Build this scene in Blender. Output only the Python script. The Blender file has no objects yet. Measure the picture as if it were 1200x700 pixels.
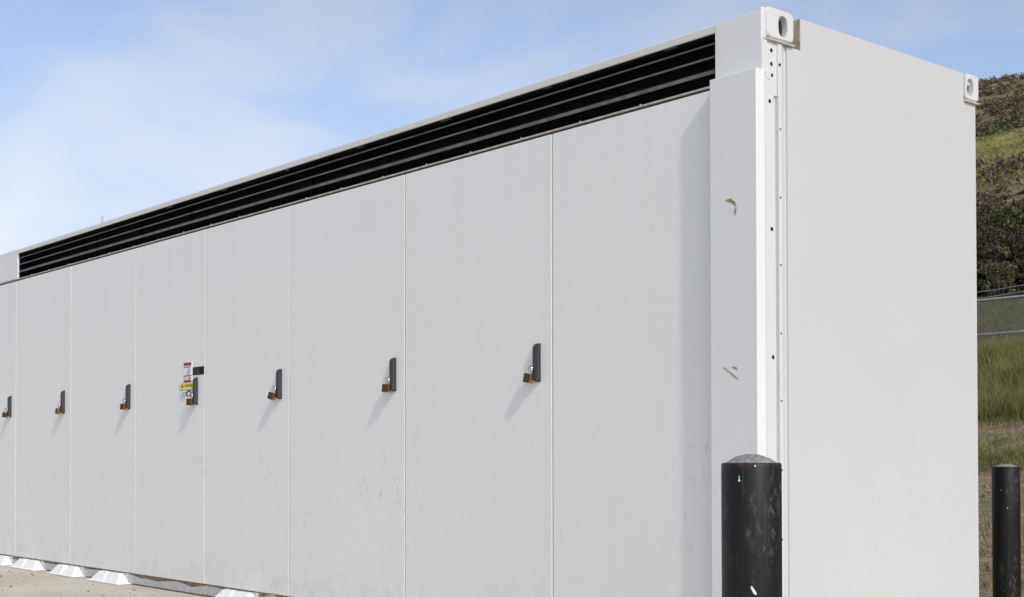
import bpy, bmesh, math, random
import numpy as np
from mathutils import Matrix, Vector

random.seed(7)
RNG = np.random.default_rng(11)
scene = bpy.context.scene
COL = scene.collection

# ------------------------------------------------------------------ camera
cam_data = bpy.data.cameras.new("camera")
cam = bpy.data.objects.new("camera", cam_data)
COL.objects.link(cam)
yaw, pitch, roll = math.radians(49.693), math.radians(1.017), math.radians(-0.090)
h = Vector((-math.sin(yaw), math.cos(yaw), 0)); r = Vector((math.cos(yaw), math.sin(yaw), 0)); u = Vector((0, 0, 1))
fw = h * math.cos(pitch) + u * math.sin(pitch)
up = -h * math.sin(pitch) + u * math.cos(pitch)
r2 = r * math.cos(roll) + up * math.sin(roll)
u2 = -r * math.sin(roll) + up * math.cos(roll)
m = Matrix((r2, u2, -fw)).transposed().to_4x4()
m.translation = Vector((3.5797, -4.3984, 0.952))
cam.matrix_world = m
cam_data.sensor_width = 36.0
cam_data.lens = 1582.6 / 1200 * 36
cam_data.shift_y = 159.0 / 1200
cam_data.clip_start = 0.05
cam_data.clip_end = 6000
scene.camera = cam

# ------------------------------------------------------------------ sky, sun, exposure
SUN_DIR = Vector((0.743, -0.190, 0.651)).normalized()
elev = math.asin(SUN_DIR.z)
azim = math.atan2(SUN_DIR.x, SUN_DIR.y)          # clockwise from +Y
world = bpy.data.worlds.new("World")
scene.world = world
world.use_nodes = True
wt = world.node_tree
wt.nodes.clear()
def wn(t, **kw):
    n = wt.nodes.new(t)
    for k, v in kw.items(): setattr(n, k, v)
    return n
wl = wt.links.new
sky = wn("ShaderNodeTexSky", sky_type='NISHITA', sun_disc=False)
sky.sun_elevation = elev
sky.sun_rotation = azim
sky.air_density = 0.68
sky.dust_density = 1.0
sky.ozone_density = 1.0
sky.altitude = 100
tc = wn("ShaderNodeTexCoord")
sep = wn("ShaderNodeSeparateXYZ"); wl(tc.outputs["Generated"], sep.inputs[0])
zc = wn("ShaderNodeMath", operation='MAXIMUM'); zc.inputs[1].default_value = 0.0; wl(sep.outputs["Z"], zc.inputs[0])
za = wn("ShaderNodeMath", operation='ADD'); za.inputs[1].default_value = 0.16; wl(zc.outputs[0], za.inputs[0])
dx = wn("ShaderNodeMath", operation='DIVIDE'); wl(sep.outputs["X"], dx.inputs[0]); wl(za.outputs[0], dx.inputs[1])
dy = wn("ShaderNodeMath", operation='DIVIDE'); wl(sep.outputs["Y"], dy.inputs[0]); wl(za.outputs[0], dy.inputs[1])
cmb = wn("ShaderNodeCombineXYZ"); wl(dx.outputs[0], cmb.inputs[0]); wl(dy.outputs[0], cmb.inputs[1])
mp = wn("ShaderNodeMapping"); mp.inputs["Rotation"].default_value = (0, 0, math.radians(35)); mp.inputs["Scale"].default_value = (0.6, 1.0, 1); mp.inputs["Location"].default_value = (5.2, 9.3, 0)
wl(cmb.outputs[0], mp.inputs[0])
n1 = wn("ShaderNodeTexNoise"); n1.inputs["Scale"].default_value = 2.3; n1.inputs["Detail"].default_value = 8; n1.inputs["Roughness"].default_value = 0.52; n1.inputs["Distortion"].default_value = 0.6
wl(mp.outputs[0], n1.inputs["Vector"])
cr = wn("ShaderNodeMapRange"); cr.interpolation_type = 'SMOOTHSTEP'
cr.inputs["From Min"].default_value = 0.38; cr.inputs["From Max"].default_value = 0.68
cr.inputs["To Min"].default_value = 0.17; cr.inputs["To Max"].default_value = 0.50
wl(n1.outputs["Fac"], cr.inputs["Value"])
hz = wn("ShaderNodeMapRange"); hz.interpolation_type = 'SMOOTHSTEP'      # milky veil thickens towards the horizon
hz.inputs["From Min"].default_value = 0.08; hz.inputs["From Max"].default_value = 0.30
hz.inputs["To Min"].default_value = 0.80; hz.inputs["To Max"].default_value = 0.0
wl(sep.outputs["Z"], hz.inputs["Value"])
mixc = wn("ShaderNodeMix", data_type='RGBA')
wl(cr.outputs[0], mixc.inputs["Factor"]); wl(sky.outputs[0], mixc.inputs["A"])
lum = wn("ShaderNodeRGBToBW"); wl(sky.outputs[0], lum.inputs[0])           # thin cloud scatters the light of the sky around it
cg = wn("ShaderNodeMath", operation='MULTIPLY_ADD'); cg.inputs[1].default_value = 1.62; cg.inputs[2].default_value = 0.0; wl(lum.outputs[0], cg.inputs[0])
cv = wn("ShaderNodeVectorMath", operation='SCALE'); cv.inputs[0].default_value = (0.99, 1.0, 1.02); wl(cg.outputs[0], cv.inputs["Scale"])
wl(cv.outputs[0], mixc.inputs["B"])
vv_ = wn("ShaderNodeVectorMath", operation='SCALE'); vv_.inputs[0].default_value = (0.82, 0.83, 0.82); wl(lum.outputs[0], vv_.inputs["Scale"])
mixh = wn("ShaderNodeMix", data_type='RGBA'); wl(hz.outputs[0], mixh.inputs["Factor"]); wl(mixc.outputs["Result"], mixh.inputs["A"]); wl(vv_.outputs[0], mixh.inputs["B"])
bg = wn("ShaderNodeBackground"); bg.inputs["Strength"].default_value = 0.14
wl(mixh.outputs["Result"], bg.inputs["Color"])
wo = wn("ShaderNodeOutputWorld"); wl(bg.outputs[0], wo.inputs["Surface"])

sun_data = bpy.data.lights.new("sun", 'SUN')
sun_data.energy = 1.36
sun_data.angle = math.radians(2.2)
sun_data.color = (1.0, 0.95, 0.87)
sun = bpy.data.objects.new("sun", sun_data)
COL.objects.link(sun)
sun.rotation_euler = SUN_DIR.to_track_quat('Z', 'Y').to_euler()
sun.location = SUN_DIR * 60

scene.cycles.max_bounces = 7
scene.cycles.diffuse_bounces = 4
scene.cycles.transparent_max_bounces = 4
scene.view_settings.view_transform = 'Standard'
scene.view_settings.look = 'None'
scene.view_settings.exposure = 0.56
scene.view_settings.gamma = 1.0
scene.view_settings.use_curve_mapping = False

# ------------------------------------------------------------------ material helpers
def new_mat(name):
    mt = bpy.data.materials.new(name)
    mt.use_nodes = True
    nt = mt.node_tree
    b = nt.nodes["Principled BSDF"]
    return mt, nt, b
class NT:
    """small wrapper to write node graphs in one line each"""
    def __init__(s, nt): s.nt = nt
    def node(s, t, ins=None, **kw):
        n = s.nt.nodes.new(t)
        for k, v in kw.items(): setattr(n, k, v)
        for k, v in (ins or {}).items():
            if isinstance(v, bpy.types.NodeSocket): s.nt.links.new(v, n.inputs[k])
            else: n.inputs[k].default_value = v
        return n
    def pos(s): return s.node("ShaderNodeNewGeometry").outputs["Position"]
    def obj(s): return s.node("ShaderNodeTexCoord").outputs["Object"]
    def noise(s, vec, scale, detail=4, rough=0.5, stretch=None, dist=0.0):
        if stretch or True:
            mpn = s.node("ShaderNodeMapping", {"Vector": vec, "Scale": stretch or (1, 1, 1)})
            vec = mpn.outputs[0]
        return s.node("ShaderNodeTexNoise", {"Vector": vec, "Scale": scale, "Detail": detail, "Roughness": rough, "Distortion": dist}).outputs["Fac"]
    def rng(s, v, a, b, c=0.0, d=1.0, smooth=True):
        n = s.node("ShaderNodeMapRange", {"Value": v, "From Min": a, "From Max": b, "To Min": c, "To Max": d})
        n.interpolation_type = 'SMOOTHSTEP' if smooth else 'LINEAR'
        return n.outputs[0]
    def mul(s, a, b): return s.node("ShaderNodeMath", {0: a, 1: b}, operation='MULTIPLY').outputs[0]
    def add(s, a, b): return s.node("ShaderNodeMath", {0: a, 1: b}, operation='ADD').outputs[0]
    def mix(s, f, a, b):
        n = s.nt.nodes.new("ShaderNodeMix"); n.data_type = 'RGBA'
        for k, v in (("Factor", f), ("A", a), ("B", b)):
            if isinstance(v, bpy.types.NodeSocket): s.nt.links.new(v, n.inputs[k])
            else: n.inputs[k].default_value = v if k == "Factor" else (tuple(v) + (1,))[:4]
        return n.outputs["Result"]
    def bump(s, hgt, strength, dist):
        return s.node("ShaderNodeBump", {"Height": hgt, "Strength": strength, "Distance": dist}).outputs[0]
    def xyz(s, v):
        return s.node("ShaderNodeSeparateXYZ", {0: v}).outputs
    def link(s, a, b): s.nt.links.new(a, b)

def plain(name, col, rough=0.5, metal=0.0, var=0.12, vscale=20, bump=0.0):
    mt, nt, b = new_mat(name); g = NT(nt)
    n = g.noise(g.obj(), vscale, 5, 0.6)
    lo = tuple(c * (1 - var) for c in col); hi = tuple(min(1, c * (1 + var)) for c in col)
    g.link(g.mix(g.rng(n, 0.3, 0.7), lo, hi), b.inputs["Base Color"])
    b.inputs["Roughness"].default_value = rough; b.inputs["Metallic"].default_value = metal
    if bump: g.link(g.bump(n, bump, 0.002), b.inputs["Normal"])
    return mt

def white_paint(name, base=(0.865, 0.855, 0.825), grime=1.0, streak_axis='z'):
    mt, nt, b = new_mat(name); g = NT(nt)
    p = g.pos(); x, y, z = g.xyz(p)
    big = g.noise(p, 0.9, 3, 0.5)
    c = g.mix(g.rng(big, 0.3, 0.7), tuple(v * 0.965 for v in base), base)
    # faint vertical wash streaks left by rain
    st = g.noise(p, 1.0, 5, 0.62, stretch=(13, 13, 1.1))
    c = g.mix(g.mul(g.rng(st, 0.50, 0.78), 0.07 * grime), c, (0.52, 0.52, 0.50))
    # fine speckle of settled dust
    sp = g.noise(p, 55, 4, 0.7, stretch=(1, 1, 0.5))
    c = g.mix(g.mul(g.rng(sp, 0.52, 0.80), 0.13 * grime), c, (0.50, 0.49, 0.46))
    # clusters of small scuffs
    cl = g.noise(p, 2.1, 3, 0.5)
    sc = g.noise(p, 22, 4, 0.65, stretch=(1.7, 1.7, 0.7))
    zone = g.mul(g.rng(z, 0.25, 0.6), g.rng(z, 1.25, 0.8))
    mk = g.mul(g.mul(g.rng(sc, 0.52, 0.74), g.rng(cl, 0.47, 0.66)), g.add(g.mul(zone, 0.75), 0.25))
    c = g.mix(g.mul(mk, 0.42 * grime), c, (0.40, 0.37, 0.33))
    # runs of dirt washed down from the louvre
    run = g.mul(g.rng(z, 1.7, 2.53), g.rng(g.noise(p, 1.0, 4, 0.65, stretch=(11, 11, 0.25)), 0.50, 0.72))
    c = g.mix(g.mul(run, 0.05 * grime), c, (0.42, 0.39, 0.34))
    # road splash low down
    lowm = g.mul(g.rng(z, 0.45, 0.08), g.rng(g.noise(p, 9, 5, 0.7), 0.35, 0.75))
    c = g.mix(g.mul(lowm, 0.26 * grime), c, (0.45, 0.40, 0.33))
    g.link(c, b.inputs["Base Color"])
    g.link(g.rng(sp, 0.3, 0.7, 0.42, 0.58), b.inputs["Roughness"])
    b.inputs["Specular IOR Level"].default_value = 0.35
    hgt = g.add(g.mul(g.noise(p, 160, 2, 0.5), 0.25), g.noise(p, 2.2, 2, 0.4))
    g.link(g.bump(hgt, 0.14, 0.009), b.inputs["Normal"])
    return mt

M = {}
M['door'] = white_paint('white_door_paint')
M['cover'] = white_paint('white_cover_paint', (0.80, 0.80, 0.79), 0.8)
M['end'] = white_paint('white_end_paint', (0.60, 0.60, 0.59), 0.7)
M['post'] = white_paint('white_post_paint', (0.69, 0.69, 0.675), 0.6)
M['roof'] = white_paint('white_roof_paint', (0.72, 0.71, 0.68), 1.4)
M['bracket'] = plain('white_bracket_paint', (0.88, 0.87, 0.84), 0.5, var=0.04, vscale=30)
M['skirt'] = plain('grey_white_seal', (0.62, 0.63, 0.63), 0.7, var=0.12, vscale=40, bump=0.4)
M['brown'] = plain('brown_base_steel', (0.30, 0.205, 0.13), 0.9, var=0.45, vscale=35, bump=0.5)  # mottled brown of the beam under the doors
M['sill'] = plain('dusty_sill', (0.46, 0.41, 0.35), 0.75, var=0.2, vscale=30)
M['sill_shadow'] = plain('brown_sill_shade', (0.07, 0.052, 0.04), 0.85, var=0.3, vscale=30)  # dark brown strip painting the shadow gap above the doors
M['slat'] = plain('charcoal_louver', (0.030, 0.030, 0.029), 0.55, var=0.3, vscale=12)
M['slat_lip'] = plain('lit_louver_lip', (0.12, 0.116, 0.105), 0.6, var=0.35, vscale=14)  # lighter tone paints the light caught along the slat edges
M['black'] = plain('matt_black_interior', (0.004, 0.004, 0.004), 0.95, var=0.2)
M['hole'] = plain('dark_screw_hole', (0.02, 0.018, 0.016), 0.8)
M['handle'] = plain('dark_grey_handle', (0.045, 0.046, 0.049), 0.55, var=0.25, vscale=60, bump=0.2)
M['tan'] = plain('tan_adhesive_residue', (0.42, 0.28, 0.12), 0.8, var=0.35, vscale=60)
M['tan_steel'] = plain('tan_return_face', (0.44, 0.36, 0.29), 0.85, var=0.25, vscale=30)  # tan tone of the notch faces and the tab seam
M['casting_inside'] = plain('shaded_casting_inside', (0.33, 0.33, 0.31), 0.8, var=0.25, vscale=25)  # white cavity painted darker to hold the shade inside the opening
M['ledge'] = plain('dirty_white_ledge', (0.55, 0.53, 0.50), 0.7, var=0.2, vscale=30)
M['chrome'] = plain('hardened_steel_shackle', (0.75, 0.75, 0.74), 0.16, 1.0, var=0.05)
M['steel_dark'] = plain('dark_steel_ring', (0.10, 0.10, 0.11), 0.4, 0.6)
M['galv'] = plain('galvanised_steel', (0.50, 0.51, 0.52), 0.5, 0.5, var=0.15, vscale=12)
M['lred'] = plain('label_red', (0.27, 0.035, 0.015), 0.5, var=0.08)
M['lwhite'] = plain('label_white', (0.82, 0.82, 0.84), 0.45, var=0.03)
M['lyellow'] = plain('label_yellow', (0.82, 0.68, 0.015), 0.45, var=0.05)
M['lblack'] = plain('label_black', (0.012, 0.012, 0.012), 0.7, var=0.2)
M['lblack'].node_tree.nodes['Principled BSDF'].inputs['Specular IOR Level'].default_value = 0.12
M['lgrey'] = plain('label_print_grey', (0.22, 0.22, 0.25), 0.5, var=0.1)
M['ldim'] = plain('label_print_faint', (0.10, 0.10, 0.10), 0.5, var=0.2)
# laminated brass padlock body
mt, nt, b = new_mat('laminated_brass'); g = NT(nt)
w = g.node("ShaderNodeTexWave", {"Vector": g.obj(), "Scale": 55.0, "Distortion": 0.3}, bands_direction='Z').outputs["Fac"]
g.link(g.mix(g.rng(w, 0.15, 0.55), (0.16, 0.075, 0.025), (0.58, 0.35, 0.11)), b.inputs["Base Color"])
b.inputs["Metallic"].default_value = 0.9; b.inputs["Roughness"].default_value = 0.32
M['brass'] = mt
mt, nt, b = new_mat('shaded_laminations'); g = NT(nt)  # lock fronts: the shade on them is painted as darker brass
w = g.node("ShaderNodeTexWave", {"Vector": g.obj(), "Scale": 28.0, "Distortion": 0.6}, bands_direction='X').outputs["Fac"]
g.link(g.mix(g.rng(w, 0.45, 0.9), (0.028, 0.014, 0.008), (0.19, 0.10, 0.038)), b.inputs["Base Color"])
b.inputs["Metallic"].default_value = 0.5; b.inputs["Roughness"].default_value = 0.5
M['brass_shade'] = mt
# scuffed black bollard paint
mt, nt, b = new_mat('scuffed_black_paint'); g = NT(nt)
p = g.obj(); x, y, z = g.xyz(p)
big = g.noise(p, 7, 3, 0.5, stretch=(1.6, 1.6, 0.45))
fine = g.noise(p, 48, 6, 0.75, stretch=(1, 1, 0.55))
vert = g.noise(p, 20, 5, 0.65, stretch=(2.4, 2.4, 0.10))
sc = g.mul(g.rng(big, 0.48, 0.62), g.rng(fine, 0.50, 0.62))
c = g.mix(g.mul(sc, 0.27), (0.008, 0.0078, 0.0075), (0.23, 0.20, 0.175))
c = g.mix(g.mul(g.rng(vert, 0.54, 0.70), 0.34), c, (0.12, 0.105, 0.09))
c = g.mix(g.mul(g.rng(g.noise(p, 95, 3, 0.6), 0.69, 0.76), 0.2), c, (0.30, 0.28, 0.25))
top = g.mul(g.rng(z, 0.918, 0.938), g.rng(fine, 0.35, 0.6))
c = g.mix(g.mul(top, 0.7), c, (0.075, 0.042, 0.028))
g.link(c, b.inputs["Base Color"])
g.link(g.rng(fine, 0.3, 0.7, 0.34, 0.60), b.inputs["Roughness"])
g.link(g.bump(g.add(fine, g.mul(vert, 0.6)), 0.35, 0.002), b.inputs["Normal"])
b.inputs['Specular IOR Level'].default_value = 0.28
M['bollard'] = mt
mt, nt, b = new_mat('weathered_grey_mortar'); g = NT(nt)
p = g.obj(); f1 = g.noise(p, 60, 6, 0.7)
c = g.mix(g.rng(f1, 0.3, 0.7), (0.16, 0.15, 0.135), (0.33, 0.315, 0.29))
c = g.mix(g.mul(g.rng(g.noise(p, 34, 2, 0.5), 0.68, 0.72), 0.8), c, (0.75, 0.75, 0.72))
g.link(c, b.inputs["Base Color"]); b.inputs["Roughness"].default_value = 0.9
g.link(g.bump(f1, 0.6, 0.004), b.inputs["Normal"])
M['mortar'] = mt
M['chip'] = plain('white_paint_fleck', (0.72, 0.70, 0.66), 0.6, var=0.2, vscale=80)
# concrete
mt, nt, b = new_mat('pale_concrete'); g = NT(nt)
p = g.pos(); f1 = g.noise(p, 1.1, 5, 0.6); f2 = g.noise(p, 70, 5, 0.7); f3 = g.noise(p, 6, 5, 0.6, stretch=(0.5, 3.0, 1))
c = g.mix(g.rng(f1, 0.3, 0.7), (0.52, 0.46, 0.36), (0.64, 0.585, 0.475))
c = g.mix(g.mul(g.rng(f3, 0.45, 0.75), 0.35), c, (0.36, 0.32, 0.265))
c = g.mix(g.mul(g.rng(f2, 0.45, 0.75), 0.35), c, (0.31, 0.28, 0.235))
c = g.mix(g.mul(g.rng(g.noise(p, 14, 2, 0.4), 0.70, 0.74), 0.8), c, (0.14, 0.12, 0.10))
g.link(c, b.inputs["Base Color"]); b.inputs["Roughness"].default_value = 0.88
g.link(g.bump(g.add(f2, f3), 0.4, 0.004), b.inputs["Normal"])
M['concrete'] = mt
# foliage materials
def leafy(name, dark, light, scale=1.5, trans=0.25, extra=None):
    mt, nt, b = new_mat(name); g = NT(nt)
    p = g.pos(); n = g.noise(p, scale, 5, 0.7); n2 = g.noise(p, scale * 14, 2, 0.5)
    c = g.mix(g.rng(g.add(g.mul(n, 0.6), g.mul(n2, 0.4)), 0.35, 0.65), dark, light)
    if extra: c = g.mix(g.rng(g.noise(p, scale * 0.6, 3, 0.5), 0.52, 0.66), c, extra)
    g.link(c, b.inputs["Base Color"]); b.inputs["Roughness"].default_value = 0.6
    tr = g.node("ShaderNodeBsdfTranslucent", {"Color": c})
    mx = g.node("ShaderNodeMixShader", {0: trans, 1: b.outputs[0], 2: tr.outputs[0]})
    g.link(mx.outputs[0], nt.nodes["Material Output"].inputs["Surface"])
    return mt
M['grass'] = leafy('green_meadow_grass', (0.125, 0.140, 0.036), (0.34, 0.325, 0.105), 0.7, 0.35, (0.40, 0.34, 0.15))
M['drygrass'] = leafy('dry_straw_grass', (0.176, 0.135, 0.074), (0.419, 0.344, 0.196), 1.2, 0.2, (0.135, 0.155, 0.047))
M['hillgrass'] = leafy('yellowing_hill_grass', (0.16, 0.145, 0.045), (0.33, 0.285, 0.11), 0.12, 0.25, (0.26, 0.215, 0.10))
M['roughgrass'] = leafy('rough_olive_grass', (0.068, 0.070, 0.022), (0.200, 0.185, 0.070), 0.9, 0.25, (0.16, 0.13, 0.06))
M['leaf_dark'] = leafy('dark_evergreen_leaves', (0.026, 0.021, 0.011), (0.080, 0.064, 0.030), 0.9, 0.15)
M['leaf_green'] = leafy('olive_green_leaves', (0.042, 0.048, 0.014), (0.119, 0.123, 0.036), 0.9, 0.2)
M['leaf_pale'] = leafy('pale_young_leaves', (0.07, 0.07, 0.025), (0.19, 0.18, 0.08), 1.6, 0.25)
M['leaf_brown'] = leafy('brown_twiggy_leaves', (0.060, 0.042, 0.024), (0.158, 0.117, 0.069), 0.9, 0.1)
M['scrub_brown'] = leafy('brown_hill_scrub', (0.075, 0.052, 0.028), (0.215, 0.160, 0.090), 0.12, 0.1, (0.13, 0.105, 0.050))
M['scrub_green'] = leafy('green_hill_scrub', (0.045, 0.054, 0.015), (0.128, 0.132, 0.039), 0.15, 0.15)
M['bark'] = plain('brown_bark', (0.055, 0.038, 0.026), 0.9, var=0.4, vscale=14, bump=0.6)

# ------------------------------------------------------------------ mesh helpers
def parent_to(o, par):
    o.parent = par
    if par.type == 'EMPTY':
        o.matrix_parent_inverse = Matrix.Translation(par.location).inverted()
def link_mesh(name, me, mats, par=None, smooth=False):
    o = bpy.data.objects.new(name, me)
    COL.objects.link(o)
    for mm in (mats if isinstance(mats, (list, tuple)) else [mats]):
        me.materials.append(mm if not isinstance(mm, str) else M[mm])
    if smooth:
        for pl in me.polygons: pl.use_smooth = True
    if par: parent_to(o, par)
    return o
def from_bm(name, bm, mats, par=None, smooth=False):
    bmesh.ops.recalc_face_normals(bm, faces=bm.faces)
    me = bpy.data.meshes.new(name); bm.to_mesh(me); bm.free()
    return link_mesh(name, me, mats, par, smooth)
def from_data(name, V, F, mats, par=None, smooth=False):
    me = bpy.data.meshes.new(name); me.from_pydata([tuple(v) for v in V], [], F); me.update()
    return link_mesh(name, me, mats, par, smooth)
def from_np(name, V, F, mats, par=None):
    """V (n,3) float, F (k,3) or (k,4) int -- fast path"""
    V = np.asarray(V, dtype=np.float32); F = np.asarray(F, dtype=np.int32); w_ = F.shape[1]
    me = bpy.data.meshes.new(name)
    me.vertices.add(len(V)); me.vertices.foreach_set("co", V.ravel())
    me.loops.add(F.size); me.loops.foreach_set("vertex_index", F.ravel())
    me.polygons.add(len(F)); me.polygons.foreach_set("loop_start", np.arange(0, F.size, w_, dtype=np.int32))
    me.update(calc_edges=True)
    return link_mesh(name, me, mats, par)
def bbox(bm, x0, x1, y0, y1, z0, z1, bev=0.0, seg=1, mi=0):
    res = bmesh.ops.create_cube(bm, size=1.0)
    vs = res['verts']
    for v in vs:
        v.co = Vector((x0 + (v.co.x + .5) * (x1 - x0), y0 + (v.co.y + .5) * (y1 - y0), z0 + (v.co.z + .5) * (z1 - z0)))
    fs = {f for v in vs for f in v.link_faces}
    if bev > 0:
        es = list({e for v in vs for e in v.link_edges})
        out = bmesh.ops.bevel(bm, geom=es, offset=bev, segments=seg, affect='EDGES', profile=0.5)
        fs = {f for f in out['faces']} | {f for f in fs if f.is_valid}
    for f in fs:
        if f.is_valid: f.material_index = mi
def box(name, x0, x1, y0, y1, z0, z1, mat, par=None, bev=0.0, seg=1):
    bm = bmesh.new(); bbox(bm, x0, x1, y0, y1, z0, z1, bev, seg)
    return from_bm(name, bm, mat, par)
def prism(bm, poly, axis, a, b, mi=0):
    """extrude a 2-D polygon along an axis: axis 'z' poly=(x,y); 'x' poly=(y,z); 'y' poly=(x,z)"""
    def P(q, t):
        return {'z': (q[0], q[1], t), 'x': (t, q[0], q[1]), 'y': (q[0], t, q[1])}[axis]
    A = [bm.verts.new(P(q, a)) for q in poly]; B = [bm.verts.new(P(q, b)) for q in poly]
    n = len(poly); fs = [bm.faces.new(A), bm.faces.new(list(reversed(B)))]
    for i in range(n): fs.append(bm.faces.new((A[i], A[(i + 1) % n], B[(i + 1) % n], B[i])))
    for f in fs: f.material_index = mi
def tube(bm, pts, rad, n=8, cap=True, mi=0):
    pts = [Vector(p_) for p_ in pts]
    rads = rad if isinstance(rad, (list, tuple)) else [rad] * len(pts)
    rings = []
    for i, p_ in enumerate(pts):
        t = (pts[min(i + 1, len(pts) - 1)] - pts[max(i - 1, 0)]).normalized()
        a = t.orthogonal().normalized() if i == 0 else (rings_a - t * rings_a.dot(t)).normalized()
        rings_a = a; bb = t.cross(a)
        rings.append([bm.verts.new(p_ + (a * math.cos(2 * math.pi * k / n) + bb * math.sin(2 * math.pi * k / n)) * rads[i]) for k in range(n)])
    for i in range(len(rings) - 1):
        for k in range(n):
            f = bm.faces.new((rings[i][k], rings[i][(k + 1) % n], rings[i + 1][(k + 1) % n], rings[i + 1][k])); f.material_index = mi; f.smooth = True
    if cap:
        for rr in (list(reversed(rings[0])), rings[-1]):
            f = bm.faces.new(rr); f.material_index = mi
def empty(name, loc, label=None, cat=None, group=None):
    e = bpy.data.objects.new(name, None); COL.objects.link(e); e.location = loc
    e.empty_display_size = 0.2
    if label: tag(e, label, cat, group)
    return e
def tag(o, label, cat, group=None, kind=None):
    if label: o["label"] = label
    if cat: o["category"] = cat
    if group: o["group"] = group
    if kind: o["kind"] = kind
    return o

# ------------------------------------------------------------------ ground and hill (one sheet)
PY = np.array([-5000, 4.6, 6.0, 9.5, 14.0, 17.4, 18.8, 19.6, 21.5, 26, 40, 52, 62, 76, 95, 112, 126, 150, 172, 190, 197, 215, 260, 400, 6000.0])
PZ = np.array([-0.012, -0.012, 0.05, 0.55, 1.50, 2.60, 2.84, 2.88, 3.3, 4.3, 6.7, 11.0, 14.6, 19.0, 25.2, 31.0, 35.6, 45.5, 54.0, 60.3, 61.6, 58, 48, 20, 10.0])
def vnoise(x, y, seed):
    """smooth value noise on a lattice"""
    rs = np.random.default_rng(seed); T = rs.random((64, 64))
    xi = np.floor(x).astype(int); yi = np.floor(y).astype(int); fx = x - xi; fy = y - yi
    fx = fx * fx * (3 - 2 * fx); fy = fy * fy * (3 - 2 * fy)
    g_ = lambda a, b_: T[a % 64, b_ % 64]
    return (g_(xi, yi) * (1 - fx) + g_(xi + 1, yi) * fx) * (1 - fy) + (g_(xi, yi + 1) * (1 - fx) + g_(xi + 1, yi + 1) * fx) * fy - 0.5
def ground_z(x, y):
    x = np.asarray(x, float); y = np.asarray(y, float)
    z = np.interp(y, PY, PZ)
    rough = np.clip((y - 5) / 12, 0, 1)
    far = np.clip((y - 30) / 120, 0, 1)
    z = z + rough * (vnoise(x / 1.3, y / 1.3, 1) * 0.10 + vnoise(x / 4, y / 4, 2) * 0.22 * np.clip((y - 20) / 10, 0.25, 1)) + far * (vnoise(x / 9, y / 9, 3) * 1.4 + vnoise(x / 26, y / 26, 4) * 2.0)
    return z
xs = np.unique(np.concatenate([np.linspace(-3500, -400, 14), np.linspace(-400, -160, 30), np.linspace(-160, -40, 110), np.linspace(-40, -22, 40), np.linspace(-22, 4, 110), np.linspace(4, 60, 30), np.linspace(60, 3500, 14)]))
ys = np.unique(np.concatenate([np.linspace(-3500, -30, 14), np.linspace(-30, 4, 18), np.linspace(4, 24, 90), np.linspace(24, 60, 60), np.linspace(60, 225, 130), np.linspace(225, 600, 20), np.linspace(600, 4500, 10)]))
GX, GY = np.meshgrid(xs, ys); GZ = ground_z(GX, GY)
V = np.stack([GX, GY, GZ], -1).reshape(-1, 3); nx = len(xs); ny = len(ys)
I = (np.arange(ny - 1)[:, None] * nx + np.arange(nx - 1)[None, :]).ravel()
F = np.stack([I, I + 1, I + nx + 1, I + nx], 1)
mt, nt, b = new_mat('hillside_earth_and_grass'); g = NT(nt)
p = g.pos(); x, y, z = g.xyz(p)
wob = g.noise(p, 0.09, 4, 0.6); wobs = g.noise(p, 0.9, 4, 0.6); fine = g.noise(p, 9, 6, 0.75); mid = g.noise(p, 1.6, 5, 0.65)
dirt = g.mix(g.rng(fine, 0.35, 0.65), (0.147, 0.105, 0.068), (0.364, 0.279, 0.186))
dirt = g.mix(g.mul(g.rng(mid, 0.48, 0.64), 0.6), dirt, (0.158, 0.165, 0.060))
green = g.mix(g.rng(fine, 0.3, 0.7), (0.055, 0.055, 0.020), (0.170, 0.155, 0.062))
scrubc = g.mix(g.rng(g.noise(p, 0.55, 5, 0.7), 0.35, 0.65), (0.096, 0.069, 0.038), (0.264, 0.195, 0.112))
slope_g = g.mix(g.rng(g.noise(p, 0.35, 6, 0.75), 0.32, 0.68), (0.168, 0.160, 0.048), (0.360, 0.320, 0.112))
yw = g.add(y, g.mul(g.add(wobs, -0.5), 3.0))
c = g.mix(g.rng(yw, 13.2, 15.0), dirt, green)
yw2 = g.add(y, g.mul(g.add(wob, -0.5), 40.0))
c = g.mix(g.rng(yw2, 48, 56), c, scrubc)
c = g.mix(g.rng(yw2, 70, 82), c, slope_g)
c = g.mix(g.rng(yw2, 114, 122), c, scrubc)
g.link(c, b.inputs["Base Color"]); b.inputs["Roughness"].default_value = 0.95
b.inputs["Specular IOR Level"].default_value = 0.1
g.link(g.bump(g.add(fine, g.mul(mid, 2.0)), 0.8, 0.05), b.inputs["Normal"])
o = from_np("ground", V, F, mt); o["kind"] = "structure"
for pl in o.data.polygons: pl.use_smooth = True
# concrete pad the container stands on, cast in bays with open joints
pad = bpy.data.objects.new("concrete_pad", None); COL.objects.link(pad); pad["kind"] = "structure"
bay_x = [-34.0, -25.0, -16.0, -11.2, -5.6, 0.0, 5.6, 11.2, 20.0]  # unseen outer bays extended to bounce light onto the container walls
bay_y = [-32.0, -23.0, -14.0, -8.0, -3.0, 2.55]
for i in range(len(bay_x) - 1):
    for j in range(len(bay_y) - 1):
        box("concrete_slab", bay_x[i] + .005, bay_x[i + 1] - .005, bay_y[j] + .005, bay_y[j + 1] - .005, -0.14, 0.0, 'concrete', pad, bev=0.006)

# ------------------------------------------------------------------ battery container
Z0, ZD0, ZD1, ZS, ZL1, ZT = 0.0, 0.091, 2.536, 2.556, 2.774, 2.816
XL = -9.72
C = empty("battery_container", (-4.86, 0.82, 0.0), "long white steel battery container with a row of padlocked doors under a long black louvre", "container")
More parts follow.
